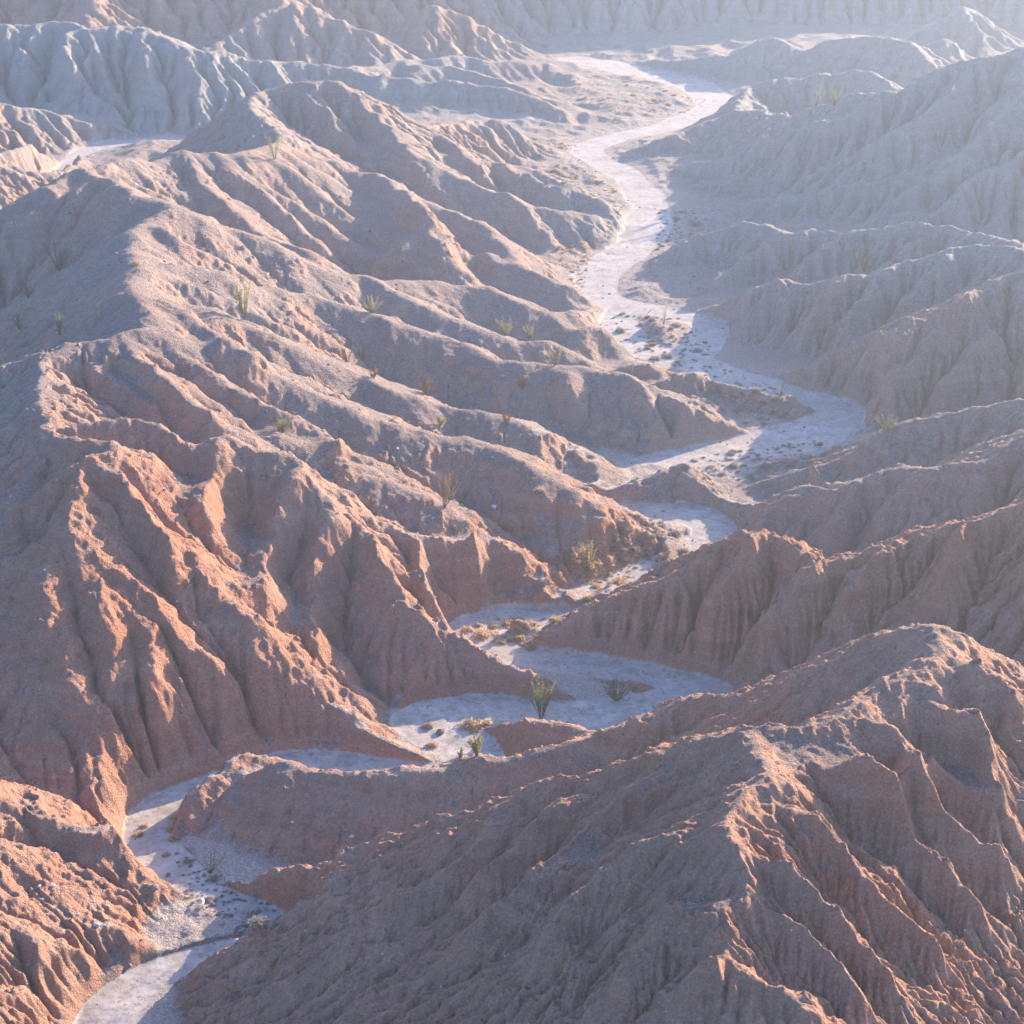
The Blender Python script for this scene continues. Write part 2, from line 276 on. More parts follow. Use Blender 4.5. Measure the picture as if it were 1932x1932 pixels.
# secondary ribs (+) and gullies (-) lying on the slopes: picture polyline, height, half width in m
RIB = [
 ([(1440,1385),(1542,1470),(1661,1543),(1733,1625),(1812,1697),(1877,1795)],1.1,1.1),
 ([(1561,1381),(1615,1453),(1704,1518),(1758,1571),(1856,1633),(1932,1680)],1.2,1.2),
 ([(1615,1356),(1687,1410),(1740,1510),(1745,1540)],.8,1.0),
 ([(1715,1309),(1800,1380),(1850,1410),(1870,1520),(1905,1560)],1.1,1.2),
 ([(1798,1240),(1860,1300),(1905,1340),(1932,1385)],1.0,1.1),
 ([(1460,1500),(1560,1590),(1640,1700),(1740,1790),(1800,1850)],.8,1.0),
 ([(1420,1600),(1530,1700),(1620,1800),(1700,1880)],.8,1.0),
 ([(1440,1700),(1540,1800),(1600,1880),(1640,1932)],.8,1.0),
 ([(1700,1400),(1780,1500),(1860,1560),(1932,1600)],.9,1.0),
 ([(1331,1690),(1250,1760),(1180,1850),(1140,1932)],1.0,1.0),
 ([(1300,1560),(1180,1640),(1090,1720),(1000,1850)],.9,1.2),
 ([(1377,1834),(1330,1850),(1270,1900)],.8,.7),
 ([(1300,1440),(1180,1520),(1080,1620),(960,1730),(800,1850)],.9,1.3),
 ([(1130,1480),(1040,1560),(960,1640),(850,1720)],.8,1.1),
 ([(950,1530),(900,1620),(800,1690),(700,1750)],.7,1.0),
 ([(144,868),(230,920),(262,960),(330,1075),(340,1130)],.9,.8),
 ([(160,1030),(250,1100),(300,1140),(345,1215),(430,1270)],.9,.7),
 ([(560,870),(540,960),(520,1060),(500,1150)],1.3,1.4),
 ([(430,830),(400,920),(380,1000)],1.0,1.3),
 ([(650,960),(600,1050),(590,1150),(610,1250)],1.2,1.4),
 ([(690,1000),(720,1080),(740,1120)],1.0,.8),
 ([(780,1010),(800,1080),(820,1160)],1.1,.9),
 ([(870,1015),(910,1060),(900,1130)],1.0,.9),
 ([(300,1160),(290,1260),(300,1380)],1.0,1.0),
 ([(180,1100),(200,1200),(230,1330)],1.0,1.1),
 ([(70,1040),(90,1150),(140,1290),(210,1390)],1.0,1.2),
 ([(420,1290),(440,1360),(460,1400)],.7,.8),
 ([(1820,975),(1798,1047),(1776,1110),(1770,1150)],1.4,1.4),
 ([(1690,1030),(1640,1090),(1590,1150),(1570,1180)],1.1,1.3),
 ([(1560,1050),(1510,1120),(1460,1180),(1430,1220)],1.1,1.3),
 ([(1438,1000),(1380,1100),(1320,1190)],.9,1.2),
 ([(1776,880),(1700,950),(1640,1010)],1.0,1.3),
 ([(1640,900),(1580,980),(1560,1030)],.8,1.1),
 ([(1597,520),(1540,600),(1500,660)],1.1,1.6),([(1700,495),(1640,570),(1560,660)],1.1,1.6),([(1480,532),(1430,590),(1390,640)],1.0,1.4),
 ([(1820,470),(1750,540),(1680,600)],1.1,1.6),([(1640,430),(1560,480),(1450,560)],1.1,1.8),([(1500,434),(1420,490),(1330,560)],1.0,1.8),
 ([(1780,425),(1720,460),(1660,500)],.9,1.5),([(1870,540),(1790,620),(1700,700),(1640,750)],1.3,1.8),([(1740,600),(1680,660),(1590,730)],1.1,1.5),
 ([(1900,620),(1830,680),(1760,750)],1.1,1.6),
 ([(1700,165),(1600,240),(1480,290)],1.4,2.6),([(1860,105),(1780,200),(1700,260),(1600,300)],1.4,2.6),([(1932,300),(1860,340),(1780,390)],1.4,2.4),
 ([(1932,180),(1880,230),(1800,330),(1700,390)],1.4,2.6),([(1600,205),(1500,260),(1400,285)],1.0,2.4),
 ([(560,170),(640,250),(720,330)],.9,1.6),([(650,165),(760,300),(850,400)],.9,1.6),([(820,240),(900,330),(1000,420),(1060,480)],.9,1.6),([(900,260),(980,340),(1080,390)],.8,1.5),
 ([(400,300),(520,400),(640,500)],.9,1.6),([(440,310),(600,430),(740,520)],.9,1.6),([(500,290),(640,400),(780,510)],.8,1.5),([(740,340),(840,450),(940,530)],.9,1.4),
 ([(290,420),(340,470),(420,510)],.7,1.3),([(280,520),(380,560),(480,600),(600,660)],.7,1.2),([(290,560),(400,640),(520,710)],.8,1.2),([(300,640),(420,740),(560,800),(650,860)],.8,1.2),
 ([(240,660),(340,760),(420,810)],.7,1.0),([(150,680),(230,750),(300,790)],.6,1.0),
 ([(30,90),(60,160)],1.6,2.0),([(110,60),(130,120),(150,160)],1.6,2.0),([(260,60),(270,120),(280,190)],1.6,2.0),([(500,115),(540,160)],1.2,1.8),
 ([(160,345),(110,420),(40,480)],.9,1.4),([(120,350),(60,420),(0,450)],.9,1.4),
 ([(1173,707),(1225,770),(1235,830)],1.0,.9),([(1256,740),(1320,800)],.7,.8),([(1060,700),(1100,790)],.6,1.2),
]
def rib(H, pts, amp, hw):
    dense = spline([(a, b) for a, b in pts], 4)
    P = [hit(H, u, v) for u, v in dense]; n = len(P)
    D = np.full((NI, NJ), 1e3, np.float32); Tt = np.zeros((NI, NJ), np.float32)
    xs = [p[0] for p in P]; ys = [p[1] for p in P]; m = hw * 3
    i0, i1, j0, j1 = bbox(min(xs) - m, max(xs) + m, min(ys) - m, max(ys) + m)
    xx = XW[i0:i1, j0:j1]; yy = YW[i0:i1, j0:j1]; D = np.full(xx.shape, 1e3); Tt = np.zeros(xx.shape)
    for k in range(n - 1):
        x0, y0, _ = P[k]; x1, y1, _ = P[k + 1]; vx, vy = x1 - x0, y1 - y0; L2 = vx * vx + vy * vy + 1e-9
        if L2 > (7 * max(y0, y1) / 150) ** 2: continue
        t = np.clip(((xx - x0) * vx + (yy - y0) * vy) / L2, 0, 1)
        d = np.hypot(xx - x0 - t * vx, yy - y0 - t * vy); q = d < D
        D = np.where(q, d, D); Tt = np.where(q, (k + t) / (n - 1), Tt)
    env = sstep(.02, .3, Tt) * (1 - sstep(.85, 1, Tt))
    z = amp * env * (np.exp(-D / hw) * 1.25 - 0.35 * np.exp(-((D - 1.9 * hw) / hw) ** 2))
    H[i0:i1, j0:j1] += z
for (u, v, rad) in [(430,1745,3.2),(370,1760,3.0),(480,1755,2.4),(330,1745,2.4)]:      # low gravel bench between the two arms of the last bend
    x, y = at(u, v, .4); m_ = 1 - sstep(rad * .7, rad * 1.5, np.hypot(X - x, Y - y))
    H = H * (1 - m_) + np.minimum(H, .35 + .1 * fbm(X / 2, Y / 2, 2, 19)) * m_
H0 = H.copy()
for pts, a, b in RIB:
    far_right = pts[0][0] > 1180 and pts[0][1] < 700
    rib(H, pts, a * (1.7 if far_right else .75 if pts[0][0] < 460 and pts[0][1] > 1000 else 1.5), b)
print('ribs', time.time() - T0)

# ------------------------------------------------------------------ rain: flow routing and stream-power cutting on the fan grid
rng = np.random.RandomState(7)
H += (0.22 * fbm(X / 1.6, Y / 1.6, 3, 91) + 0.55 * sstep(130, 180, R) * fbm(X / 6, Y / 6, 3, 95, ridged=True)) * sstep(0.5, 4, DW) * np.sqrt(R / 170)
NB = [(-1, -1), (-1, 0), (-1, 1), (0, -1), (0, 1), (1, -1), (1, 0), (1, 1)]
IDX = np.arange(NI * NJ).reshape(NI, NJ)
AREA = (CELL ** 2)
KM = np.ones((NI, NJ))
for (u, v, h, rad, mlt) in [(400,480,14,26,.25),(600,580,11,26,.2),(800,680,8,26,.2),(850,800,6,20,.2),(1050,600,4,22,.25),(700,420,9,30,.3),(900,400,7,30,.4),(650,780,11,20,.22),(480,690,14,18,.25),
    (120,600,14,26,.35),(1500,620,6,26,1.3),(1700,650,8,30,1.3),(1500,330,6,45,1.5),(1800,300,12,45,1.6),(1650,1250,21,8,.2),(1450,1400,22,6,.25),(330,1150,9,22,.45),(620,1080,11,16,.5),(250,1300,6,14,.5),(900,1650,12,16,.45),(1200,1600,17,12,.5),(1350,1850,20,8,.6),(60,1500,6,14,.5),(1200,1400,6,14,.35),(900,1450,4,12,.3),(1600,1270,18,7,.4),(1560,1350,22,4,.4),
    (950,170,5,40,.7),(750,130,7,30,.8),(1600,100,8,45,.8),(1650,850,6,18,.6),(1030,1040,2,10,.3),(150,1690,3,10,.35),(550,1560,3,10,.4)]:
    x, y = at(u, v, h); gg = np.exp(-((X - x) ** 2 + (Y - y) ** 2) / (rad * rad))
    KM *= 1 - (1 - mlt ** .6) * gg
    KM = np.maximum(KM, .25)
def erode(H, iters, K, hs):
    hard = (0.6 + 0.8 * vnoise(X / 14, Y / 14, 201)) / KM
    hs = hs + 0.04 * np.maximum(1 - KM, 0)
    for it in range(iters):
        Hp = np.pad(H, 1, mode='edge')
        best = np.zeros_like(H); bslope = np.zeros_like(H); rcv = IDX.copy()
        for (di, dj) in NB:
            dist = CELL * math.hypot(di, dj)
            s = (H - Hp[1 + di:1 + di + NI, 1 + dj:1 + dj + NJ]) / dist
            score = s * (0.65 + 0.7 * rng.rand(NI, NJ).astype(np.float32))
            ok = (s > 1e-5) & (score > best)
            ii = np.clip(np.arange(NI) + di, 0, NI - 1)[:, None]; jj = np.clip(np.arange(NJ) + dj, 0, NJ - 1)[None, :]
            tgt = ii * NJ + jj
            best = np.where(ok, score, best); bslope = np.where(ok, s, bslope); rcv = np.where(ok, tgt, rcv)
        r = rcv.ravel(); n = r.size
        sink = n
        ptr = np.where(r == np.arange(n), sink, r); ptr = np.append(ptr, sink)
        A = np.append(AREA.ravel(), 0.0)
        for k in range(9):
            add = np.bincount(ptr, weights=A, minlength=n + 1); add[sink] = 0
            A = A + add; ptr = ptr[ptr]
        A = A[:n].reshape(NI, NJ)
        S = bslope
        E = K * np.minimum(np.power(A, 0.5), 14.0) * S / hard
        drop = H - H.ravel()[rcv]
        E = np.minimum(E, 0.45 * drop) * sstep(0.0, 2.5, DW + 0.4)
        H = H - E
        # hillslope creep and slumping of over-steep faces
        Hp = np.pad(H, 1, mode='edge')
        lap = (Hp[:-2, 1:-1] + Hp[2:, 1:-1] + Hp[1:-1, :-2] + Hp[1:-1, 2:] - 4 * H)
        H = H + hs * lap
    return H, A
HC0 = H.copy()
H, ACC = erode(H, 38, 0.032, 0.012)
STEEP = np.hypot(np.gradient(H, axis=0), np.gradient(H, axis=1)) / CELL
H = H + (.10 + .26 * sstep(.55, 1.0, STEEP)) * np.sqrt(R / 150) * fbm(X / 1.15, Y / 1.15, 3, 131) * sstep(.2, 1.5, DW)
H = H + .45 * sstep(.6, 1.1, STEEP) * (1 - sstep(190, 230, R)) * fbm(X / 3.4, Y / 3.4, 2, 137, ridged=True) * sstep(.2, 2, DW)
KM = np.maximum(KM, .55)
H, ACC = erode(H, 9, 0.022, 0.006)
kk = sstep(0.0, 1.6, DW); H = HC0 * (1 - kk) + H * kk
print('erode', time.time() - T0)

# wash bed and its banks
BED = 0.0 + 0.10 * fbm(X / 5, Y / 5, 3, 301) + 0.10 * (np.abs(fbm(X / 11, Y / 11, 2, 305)) * 2) 
k = sstep(-0.15, 0.5, DW / (.7 + R / 260))
H = BED * (1 - k) + np.maximum(H, BED + 0.06) * k
WASHM = 1 - k

# ------------------------------------------------------------------ mesh grid, finer than the simulation
SUB_T = 0.00078
th2 = np.arange(-0.34, 0.34, SUB_T)
TH2 = np.concatenate([TH[TH < th2[0] - DT], th2, TH[TH > th2[-1] + DT]])
SUB_R = 0.00105
LR2 = np.arange(math.log(56.0), math.log(630.0), SUB_R)
r2 = np.exp(LR2)[:, None]
X2 = (r2 * np.sin(TH2)[None, :]); Y2 = (r2 * np.cos(TH2)[None, :])
fi = (LR2 - LR0) / DT; fj = np.interp(TH2, TH, np.arange(NJ))
def cubic_axis(A, f, axis):
    n = A.shape[axis]; i = np.clip(np.floor(f).astype(int), 1, n - 3); t = (f - i)
    sh = [1, 1]; sh[axis] = -1; t = t.reshape(sh)
    g = lambda k: np.take(A, i + k, axis=axis)
    p0, p1, p2, p3 = g(-1), g(0), g(1), g(2)
    return p1 + 0.5 * t * (p2 - p0 + t * (2 * p0 - 5 * p1 + 4 * p2 - p3 + t * (3 * (p1 - p2) + p3 - p0)))
def up(A): return cubic_axis(cubic_axis(A, fi, 0), fj, 1)
Z2 = up(H); DW2 = up(DW.astype(float)); WM2 = np.clip(up(WASHM), 0, 1); AC2 = up(np.log(ACC + 1e-3))
gi = np.gradient(Z2, axis=0) / (r2 * SUB_R); gj = np.gradient(Z2, axis=1) / (r2 * np.gradient(TH2)[None, :])
SLOPE = np.hypot(gi, gj)
off = sstep(0.0, 1.2, DW2)
sc = np.sqrt(r2 / 150)
thr = .38 + .44 * sstep(150, 200, np.hypot(X2, Y2)) + .5 * (1 - sstep(.4, 1.6, DW2))
rock = sstep(-.22, .25, SLOPE - thr + 0.28 * fbm(X2 / 5, Y2 / 5, 3, 411))      # bare mudstone against gravel
n1 = fbm(X2 / 0.9, Y2 / 0.9, 4, 401, ridged=True); n2 = fbm(X2 / 0.42, Y2 / 0.42, 3, 421)
Z2 = Z2 + off * ((0.06 + 0.23 * rock) * n1 * sc + (0.05 + 0.03 * rock) * n2)
per = 1.5; q = Z2 / per + .5 * fbm(X2 / 16, Y2 / 16, 3, 441); fq = q - np.floor(q)
Z2 = Z2 + (1 - sstep(170, 215, r2)) * off * rock * .34 * (sstep(.25, .75, fq) - fq) * sstep(.3, .6, vnoise(X2 / 9, Y2 / 9, 443))
blk = fbm(X2 / 2.6, Y2 / 2.6, 3, 451, ridged=True); Z2 = Z2 + off * rock * .42 * blk * sc * sstep(.35, .7, vnoise(X2 / 15, Y2 / 15, 453))
Z2 = Z2 + (1 - off) * 0.03 * fbm(X2 / 0.7, Y2 / 0.7, 3, 431)
print('mesh grid', Z2.shape, time.time() - T0)
HF = Z2
def sample2(x, y):
    r = np.hypot(x, y); th = np.arctan2(x, y)
    f = np.clip((np.log(r) - LR2[0]) / SUB_R, 0, len(LR2) - 1.001); g = np.clip(np.interp(th, TH2, np.arange(len(TH2))), 0, len(TH2) - 1.001)
    i = f.astype(int); j = g.astype(int); a = f - i; b = g - j
    return (HF[i, j] * (1 - b) + HF[i, j + 1] * b) * (1 - a) + (HF[i + 1, j] * (1 - b) + HF[i + 1, j + 1] * b) * a
def ground(u, v):
    dx, dy, dz = ray(u, v)
    t = np.exp(np.linspace(math.log(60), math.log(700), 9000))
    x = dx * t; y = dy * t; z = HC + dz * t; h = sample2(x, y)
    k = int(np.argmax(z <= h))
    return float(x[k]), float(y[k]), float(h[k])

# ------------------------------------------------------------------ materials
def new_mat(name):
    m = bpy.data.materials.new(name); m.use_nodes = True
    n = m.node_tree; n.nodes.clear()
    o = n.nodes.new('ShaderNodeOutputMaterial'); b = n.nodes.new('ShaderNodeBsdfPrincipled')
    n.links.new(b.outputs[0], o.inputs['Surface'])
    b.inputs['Roughness'].default_value = 0.95
    b.inputs['Specular IOR Level'].default_value = 0.15
    return m, n, b
class G:
    def __init__(s, n): s.n = n
    def node(s, t, **kw):
        x = s.n.nodes.new(t)
        for k, v in kw.items(): setattr(x, k, v)
        return x
    def link(s, a, b): s.n.links.new(a, b)
    def noise(s, vec, scale, detail=4, rough=.55):
        x = s.node('ShaderNodeTexNoise'); x.inputs['Scale'].default_value = scale; x.inputs['Detail'].default_value = detail; x.inputs['Roughness'].default_value = rough
        if vec is not None: s.link(vec, x.inputs['Vector'])
        return x.outputs['Fac']
    def vor(s, vec, scale, feature='F1', out='Distance'):
        x = s.node('ShaderNodeTexVoronoi', feature=feature); x.inputs['Scale'].default_value = scale; s.link(vec, x.inputs['Vector']); return x.outputs[out]
    def ramp(s, f, stops):
        x = s.node('ShaderNodeValToRGB'); e = x.color_ramp.elements
        while len(e) < len(stops): e.new(0.5)
        for q, (p, c) in zip(e, stops): q.position = p; q.color = (*c, 1) if isinstance(c, tuple) else (c, c, c, 1)
        s.link(f, x.inputs[0]); return x.outputs[0]
    def mix(s, f, a, b, mode='MIX'):
        x = s.node('ShaderNodeMix', data_type='RGBA', blend_type=mode)
        for inp, val in ((x.inputs[0], f), (x.inputs[6], a), (x.inputs[7], b)):
            if hasattr(val, 'is_linked'): s.link(val, inp)
            elif isinstance(val, tuple): inp.default_value = (*val, 1)
            else: inp.default_value = val
        return x.outputs[2]
    def math(s, op, a, b=None):
        x = s.node('ShaderNodeMath', operation=op)
        for inp, val in zip(x.inputs, (a, b)):
            if val is None: continue
            if hasattr(val, 'is_linked'): s.link(val, inp)
            else: inp.default_value = val
        return x.outputs[0]

def terrain_material():
    m, n, b = new_mat('badland earth'); g = G(n)
    geo = g.node('ShaderNodeNewGeometry'); P = geo.outputs['Position']
    at_ = g.node('ShaderNodeAttribute', attribute_name='surf'); aw = g.node('ShaderNodeAttribute', attribute_name='sand').outputs['Fac']; sep = g.node('ShaderNodeSeparateColor'); g.link(at_.outputs['Color'], sep.inputs[0])
    rockf, greyf, bedf = sep.outputs[0], sep.outputs[1], sep.outputs[2]
    # bare mudstone with faint level bedding
    big = g.noise(P, 0.12, 4); mid = g.noise(P, 0.9, 5); fine = g.noise(P, 7.0, 5, .65)
    mp = g.node('ShaderNodeMapping'); mp.inputs['Scale'].default_value = (0.05, 0.05, 0.9); g.link(P, mp.inputs[0])
    strata = g.noise(mp.outputs[0], 1.0, 5, .6); hue = g.noise(P, .045, 4, .6)
    red = g.ramp(strata, [(.3, (.37, .18, .12)), (.5, (.45, .225, .15)), (.62, (.52, .29, .195)), (.75, (.41, .20, .135))])
    red = g.mix(g.ramp(mid, [(.35, .15), (.7, .6)]), red, (.45, .28, .21))
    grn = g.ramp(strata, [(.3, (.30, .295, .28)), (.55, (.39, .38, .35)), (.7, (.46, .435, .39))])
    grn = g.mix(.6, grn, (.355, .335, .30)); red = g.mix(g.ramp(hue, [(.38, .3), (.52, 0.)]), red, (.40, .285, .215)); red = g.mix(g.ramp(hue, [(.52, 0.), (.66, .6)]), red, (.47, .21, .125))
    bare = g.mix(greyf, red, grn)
    # gravel lag: grey-brown pebbles, sparse pale stones
    v1 = g.vor(P, 6.5, out='Color'); sv = g.node('ShaderNodeSeparateColor'); g.link(v1, sv.inputs[0])
    peb = g.ramp(sv.outputs[0], [(.0, (.17, .125, .11)), (.5, (.29, .22, .195)), (.9, (.37, .30, .275)), (.98, (.66, .60, .57))])
    v3 = g.vor(P, 17.0, out='Color'); sv3 = g.node('ShaderNodeSeparateColor'); g.link(v3, sv3.inputs[0])
    peb2 = g.ramp(sv3.outputs[0], [(.0, (.18, .135, .12)), (.6, (.30, .235, .205)), (.94, (.41, .34, .31)), (1., (.62, .57, .54))])
    grav = g.mix(.5, peb, peb2); grav = g.mix(1.0, grav, (.80, .78, .78), 'MULTIPLY')
    grav = g.mix(g.math('MULTIPLY', greyf, .5), grav, (.35, .335, .32))
    grav = g.mix(g.ramp(big, [(.35, 0.), (.65, .4)]), grav, (.36, .27, .235))
    edge = g.math('ADD', rockf, g.math('MULTIPLY', g.math('SUBTRACT', fine, .5), 1.1))
    col = g.mix(g.ramp(edge, [(.2, .12), (.8, 1.)]), grav, bare)
    # pale sand of the wash terraces
    sand = g.ramp(fine, [(.3, (.31, .255, .215)), (.7, (.48, .41, .355))])
    col = g.mix(bedf, col, sand)
    col = g.mix(.8, col, g.ramp(fine, [(.28, .30), (.5, .5), (.72, .72)]), 'OVERLAY')
    grit = g.noise(P, 3.0, 6, .75); col = g.mix(g.ramp(g.noise(P, .22, 3), [(.35, .15), (.65, .65)]), col, g.ramp(grit, [(.3, .32), (.5, .5), (.7, .68)]), 'OVERLAY')
    ripple = g.noise(P, .55, 8, .68); wsand = g.ramp(ripple, [(.3, (.25, .215, .19)), (.42, (.38, .335, .30)), (.55, (.48, .435, .40)), (.72, (.58, .535, .495))])
    wsand = g.mix(g.ramp(big, [(.42, 0.), (.62, .55)]), wsand, (.40, .325, .275)); wsand = g.mix(g.ramp(g.noise(P, 1.7, 6, .7), [(.5, 0.), (.62, .55)]), wsand, (.25, .21, .185))
    vw = g.vor(P, 4.0, out='Color'); sw = g.node('ShaderNodeSeparateColor'); g.link(vw, sw.inputs[0])
    st = g.ramp(sw.outputs[0], [(.88, 0.), (.92, 1.)])
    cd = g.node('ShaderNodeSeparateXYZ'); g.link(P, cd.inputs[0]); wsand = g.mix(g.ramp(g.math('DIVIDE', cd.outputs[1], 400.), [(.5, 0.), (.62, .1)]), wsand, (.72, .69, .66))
    wsand = g.mix(g.math('MULTIPLY', st, g.ramp(g.noise(P, .5, 2), [(.42, 0.), (.62, .8)])), wsand, (.25, .21, .2))
    wedge = g.math('ADD', aw, g.math('MULTIPLY', g.math('SUBTRACT', g.noise(P, .7, 7, .7), .5), 1.3))
    wf = g.ramp(wedge, [(.35, 0.), (.62, 1.)])
    col = g.mix(wf, col, wsand)
    g.link(col, b.inputs['Base Color'])
    # relief too small for the mesh
    d1 = g.noise(P, 2.2, 9, .74); d2 = g.vor(P, 6.5); d3 = g.vor(P, 2.2)
    hgt = g.math('ADD', g.math('MULTIPLY', d1, .48), g.math('MULTIPLY', d2, -.14))
    hgt = g.math('ADD', hgt, g.math('MULTIPLY', d3, -.06))
    bp = g.node('ShaderNodeBump'); g.link(g.math('MAXIMUM', .12, g.math('SUBTRACT', g.math('SUBTRACT', .95, g.math('MULTIPLY', wf, .8)), g.math('MULTIPLY', bedf, .45))), bp.inputs['Strength']); bp.inputs['Distance'].default_value = .9
    g.link(hgt, bp.inputs['Height']); g.link(bp.outputs[0], b.inputs['Normal'])
    return m
M_T = terrain_material()

# grey-green clay far left and on the right flank, red mudstone near
fu = 966 + FPX * (X2 / (Y2 * cp + (HC - Z2) * sp_)); fv = 966 + FPX * ((HC - Z2) * cp - Y2 * sp_) / (Y2 * cp + (HC - Z2) * sp_)
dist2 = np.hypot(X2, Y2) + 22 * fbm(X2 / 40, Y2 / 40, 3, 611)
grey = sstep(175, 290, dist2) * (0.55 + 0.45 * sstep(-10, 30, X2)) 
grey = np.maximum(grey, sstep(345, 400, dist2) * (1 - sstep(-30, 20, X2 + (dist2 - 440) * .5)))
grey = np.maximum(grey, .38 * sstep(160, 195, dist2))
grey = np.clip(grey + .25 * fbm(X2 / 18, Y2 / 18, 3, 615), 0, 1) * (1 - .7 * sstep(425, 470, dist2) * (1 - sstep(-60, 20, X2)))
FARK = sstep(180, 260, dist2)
bed = (1 - sstep(1.5, 7.0, DW2 + 2.5 * fbm(X2 / 6, Y2 / 6, 3, 621))) * (1 - sstep(.25, .6, SLOPE)) * (.9 - .42 * sstep(185, 230, dist2))
def sheet(name, mask, mat):
    ni, nj = Z2.shape
    idx = np.arange(ni * nj).reshape(ni, nj)
    a = idx[:-1, :-1][mask]; b_ = idx[:-1, 1:][mask]; c = idx[1:, 1:][mask]; d = idx[1:, :-1][mask]
    F = np.stack([a, b_, c, d], 1).astype(np.int64)
    used = np.zeros(ni * nj, bool); used[F.ravel()] = True
    rm = np.cumsum(used) - 1; F = rm[F].astype(np.int32)
    co = np.stack([X2.ravel()[used], Y2.ravel()[used], Z2.ravel()[used]], 1).astype(np.float32)
    me = bpy.data.meshes.new(name); me.vertices.add(len(co)); me.vertices.foreach_set('co', co.ravel())
    me.loops.add(F.size); me.loops.foreach_set('vertex_index', F.ravel())
    me.polygons.add(len(F)); me.polygons.foreach_set('loop_start', np.arange(0, F.size, 4, dtype=np.int32))
    me.update(calc_edges=True)
    me.shade_smooth() if hasattr(me, 'shade_smooth') else None
    if True:
        sa = me.attributes.new('sand', 'FLOAT', 'POINT'); sa.data.foreach_set('value', WM2.ravel()[used].astype(np.float32))
        at_ = me.color_attributes.new('surf', 'FLOAT_COLOR', 'POINT')
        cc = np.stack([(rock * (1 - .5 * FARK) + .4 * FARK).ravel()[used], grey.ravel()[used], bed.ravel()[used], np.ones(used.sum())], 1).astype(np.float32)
        at_.data.foreach_set('color', cc.ravel())
    me.materials.append(mat)
    o = bpy.data.objects.new(name, me); C.objects.link(o); o['kind'] = 'structure'
    return o
wm = WM2[:-1, :-1] > .5
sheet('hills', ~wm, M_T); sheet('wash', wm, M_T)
print('meshes', time.time() - T0)

# ------------------------------------------------------------------ plants and stones
def plain_mat(name, c1, c2, scale=6, transl=0.0):
    m, n, b = new_mat(name); g = G(n)
    geo = g.node('ShaderNodeNewGeometry'); oi = g.node('ShaderNodeObjectInfo')
    f = g.noise(geo.outputs['Position'], scale, 3); f = g.math('ADD', g.math('MULTIPLY', f, .7), g.math('MULTIPLY', oi.outputs['Random'], .3))
    col = g.ramp(f, [(.3, c1), (.7, c2)]); g.link(col, b.inputs['Base Color'])
    if transl:
        t = g.node('ShaderNodeBsdfTranslucent'); g.link(col, t.inputs['Color'])
        mx = g.node('ShaderNodeMixShader'); mx.inputs[0].default_value = transl
        o = [q for q in n.nodes if q.type == 'OUTPUT_MATERIAL'][0]
        g.link(b.outputs[0], mx.inputs[1]); g.link(t.outputs[0], mx.inputs[2]); g.link(mx.outputs[0], o.inputs['Surface'])
    return m
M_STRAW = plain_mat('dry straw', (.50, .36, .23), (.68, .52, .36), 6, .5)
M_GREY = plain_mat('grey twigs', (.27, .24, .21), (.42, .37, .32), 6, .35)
M_LEAF = plain_mat('ocotillo leaves', (.27, .27, .11), (.40, .38, .18), 3, .45)
M_DULL = plain_mat('dull leaves', (.20, .23, .13), (.30, .31, .19), 3, .4)
M_STEM = plain_mat('ocotillo bark', (.12, .10, .075), (.20, .165, .12), 5)
M_BROWN = plain_mat('withered leaves', (.28, .17, .09), (.40, .26, .14), 4, .3)
M_PALE = plain_mat('pale stone', (.46, .41, .39), (.64, .59, .56), 4)
M_DARK = plain_mat('grey stone', (.16, .135, .125), (.27, .23, .21), 4)
def mesh_obj(name, V, F, mat, parent=None, smooth=False):
    me = bpy.data.meshes.new(name); me.from_pydata([tuple(map(float, v)) for v in V], [], F); me.update()
    if smooth: me.shade_smooth()
    me.materials.append(mat); o = bpy.data.objects.new(name, me); C.objects.link(o)
    if parent is not None: o.parent = parent
    return o
def tag(o, label, cat, group=None, kind=None):
    o['label'] = label; o['category'] = cat
    if group: o['group'] = group
    if kind: o['kind'] = kind
def wand(V, F, p0, d0, length, bend, r0, rr, nseg=7):
    pts = []; p = np.array(p0, float); d = np.array(d0, float); d /= np.linalg.norm(d)
    for k in range(nseg + 1):
        pts.append((p.copy(), d.copy()))
        d = d + bend / nseg + rr.normal(0, .05, 3); d /= np.linalg.norm(d)
        p = p + d * length / nseg
    b = len(V); ns = 4
    for k, (q, dd) in enumerate(pts):
        r = r0 * (1 - .7 * k / nseg)
        a = np.cross(dd, (0.3, .9, .1)); a /= np.linalg.norm(a); c = np.cross(dd, a)
        for m in range(ns):
            an = 2 * PI * m / ns; V.append(q + (a * math.cos(an) + c * math.sin(an)) * r)
    for k in range(nseg):
        for m in range(ns):
            F.append((b + k * ns + m, b + k * ns + (m + 1) % ns, b + (k + 1) * ns + (m + 1) % ns, b + (k + 1) * ns + m))
    return pts
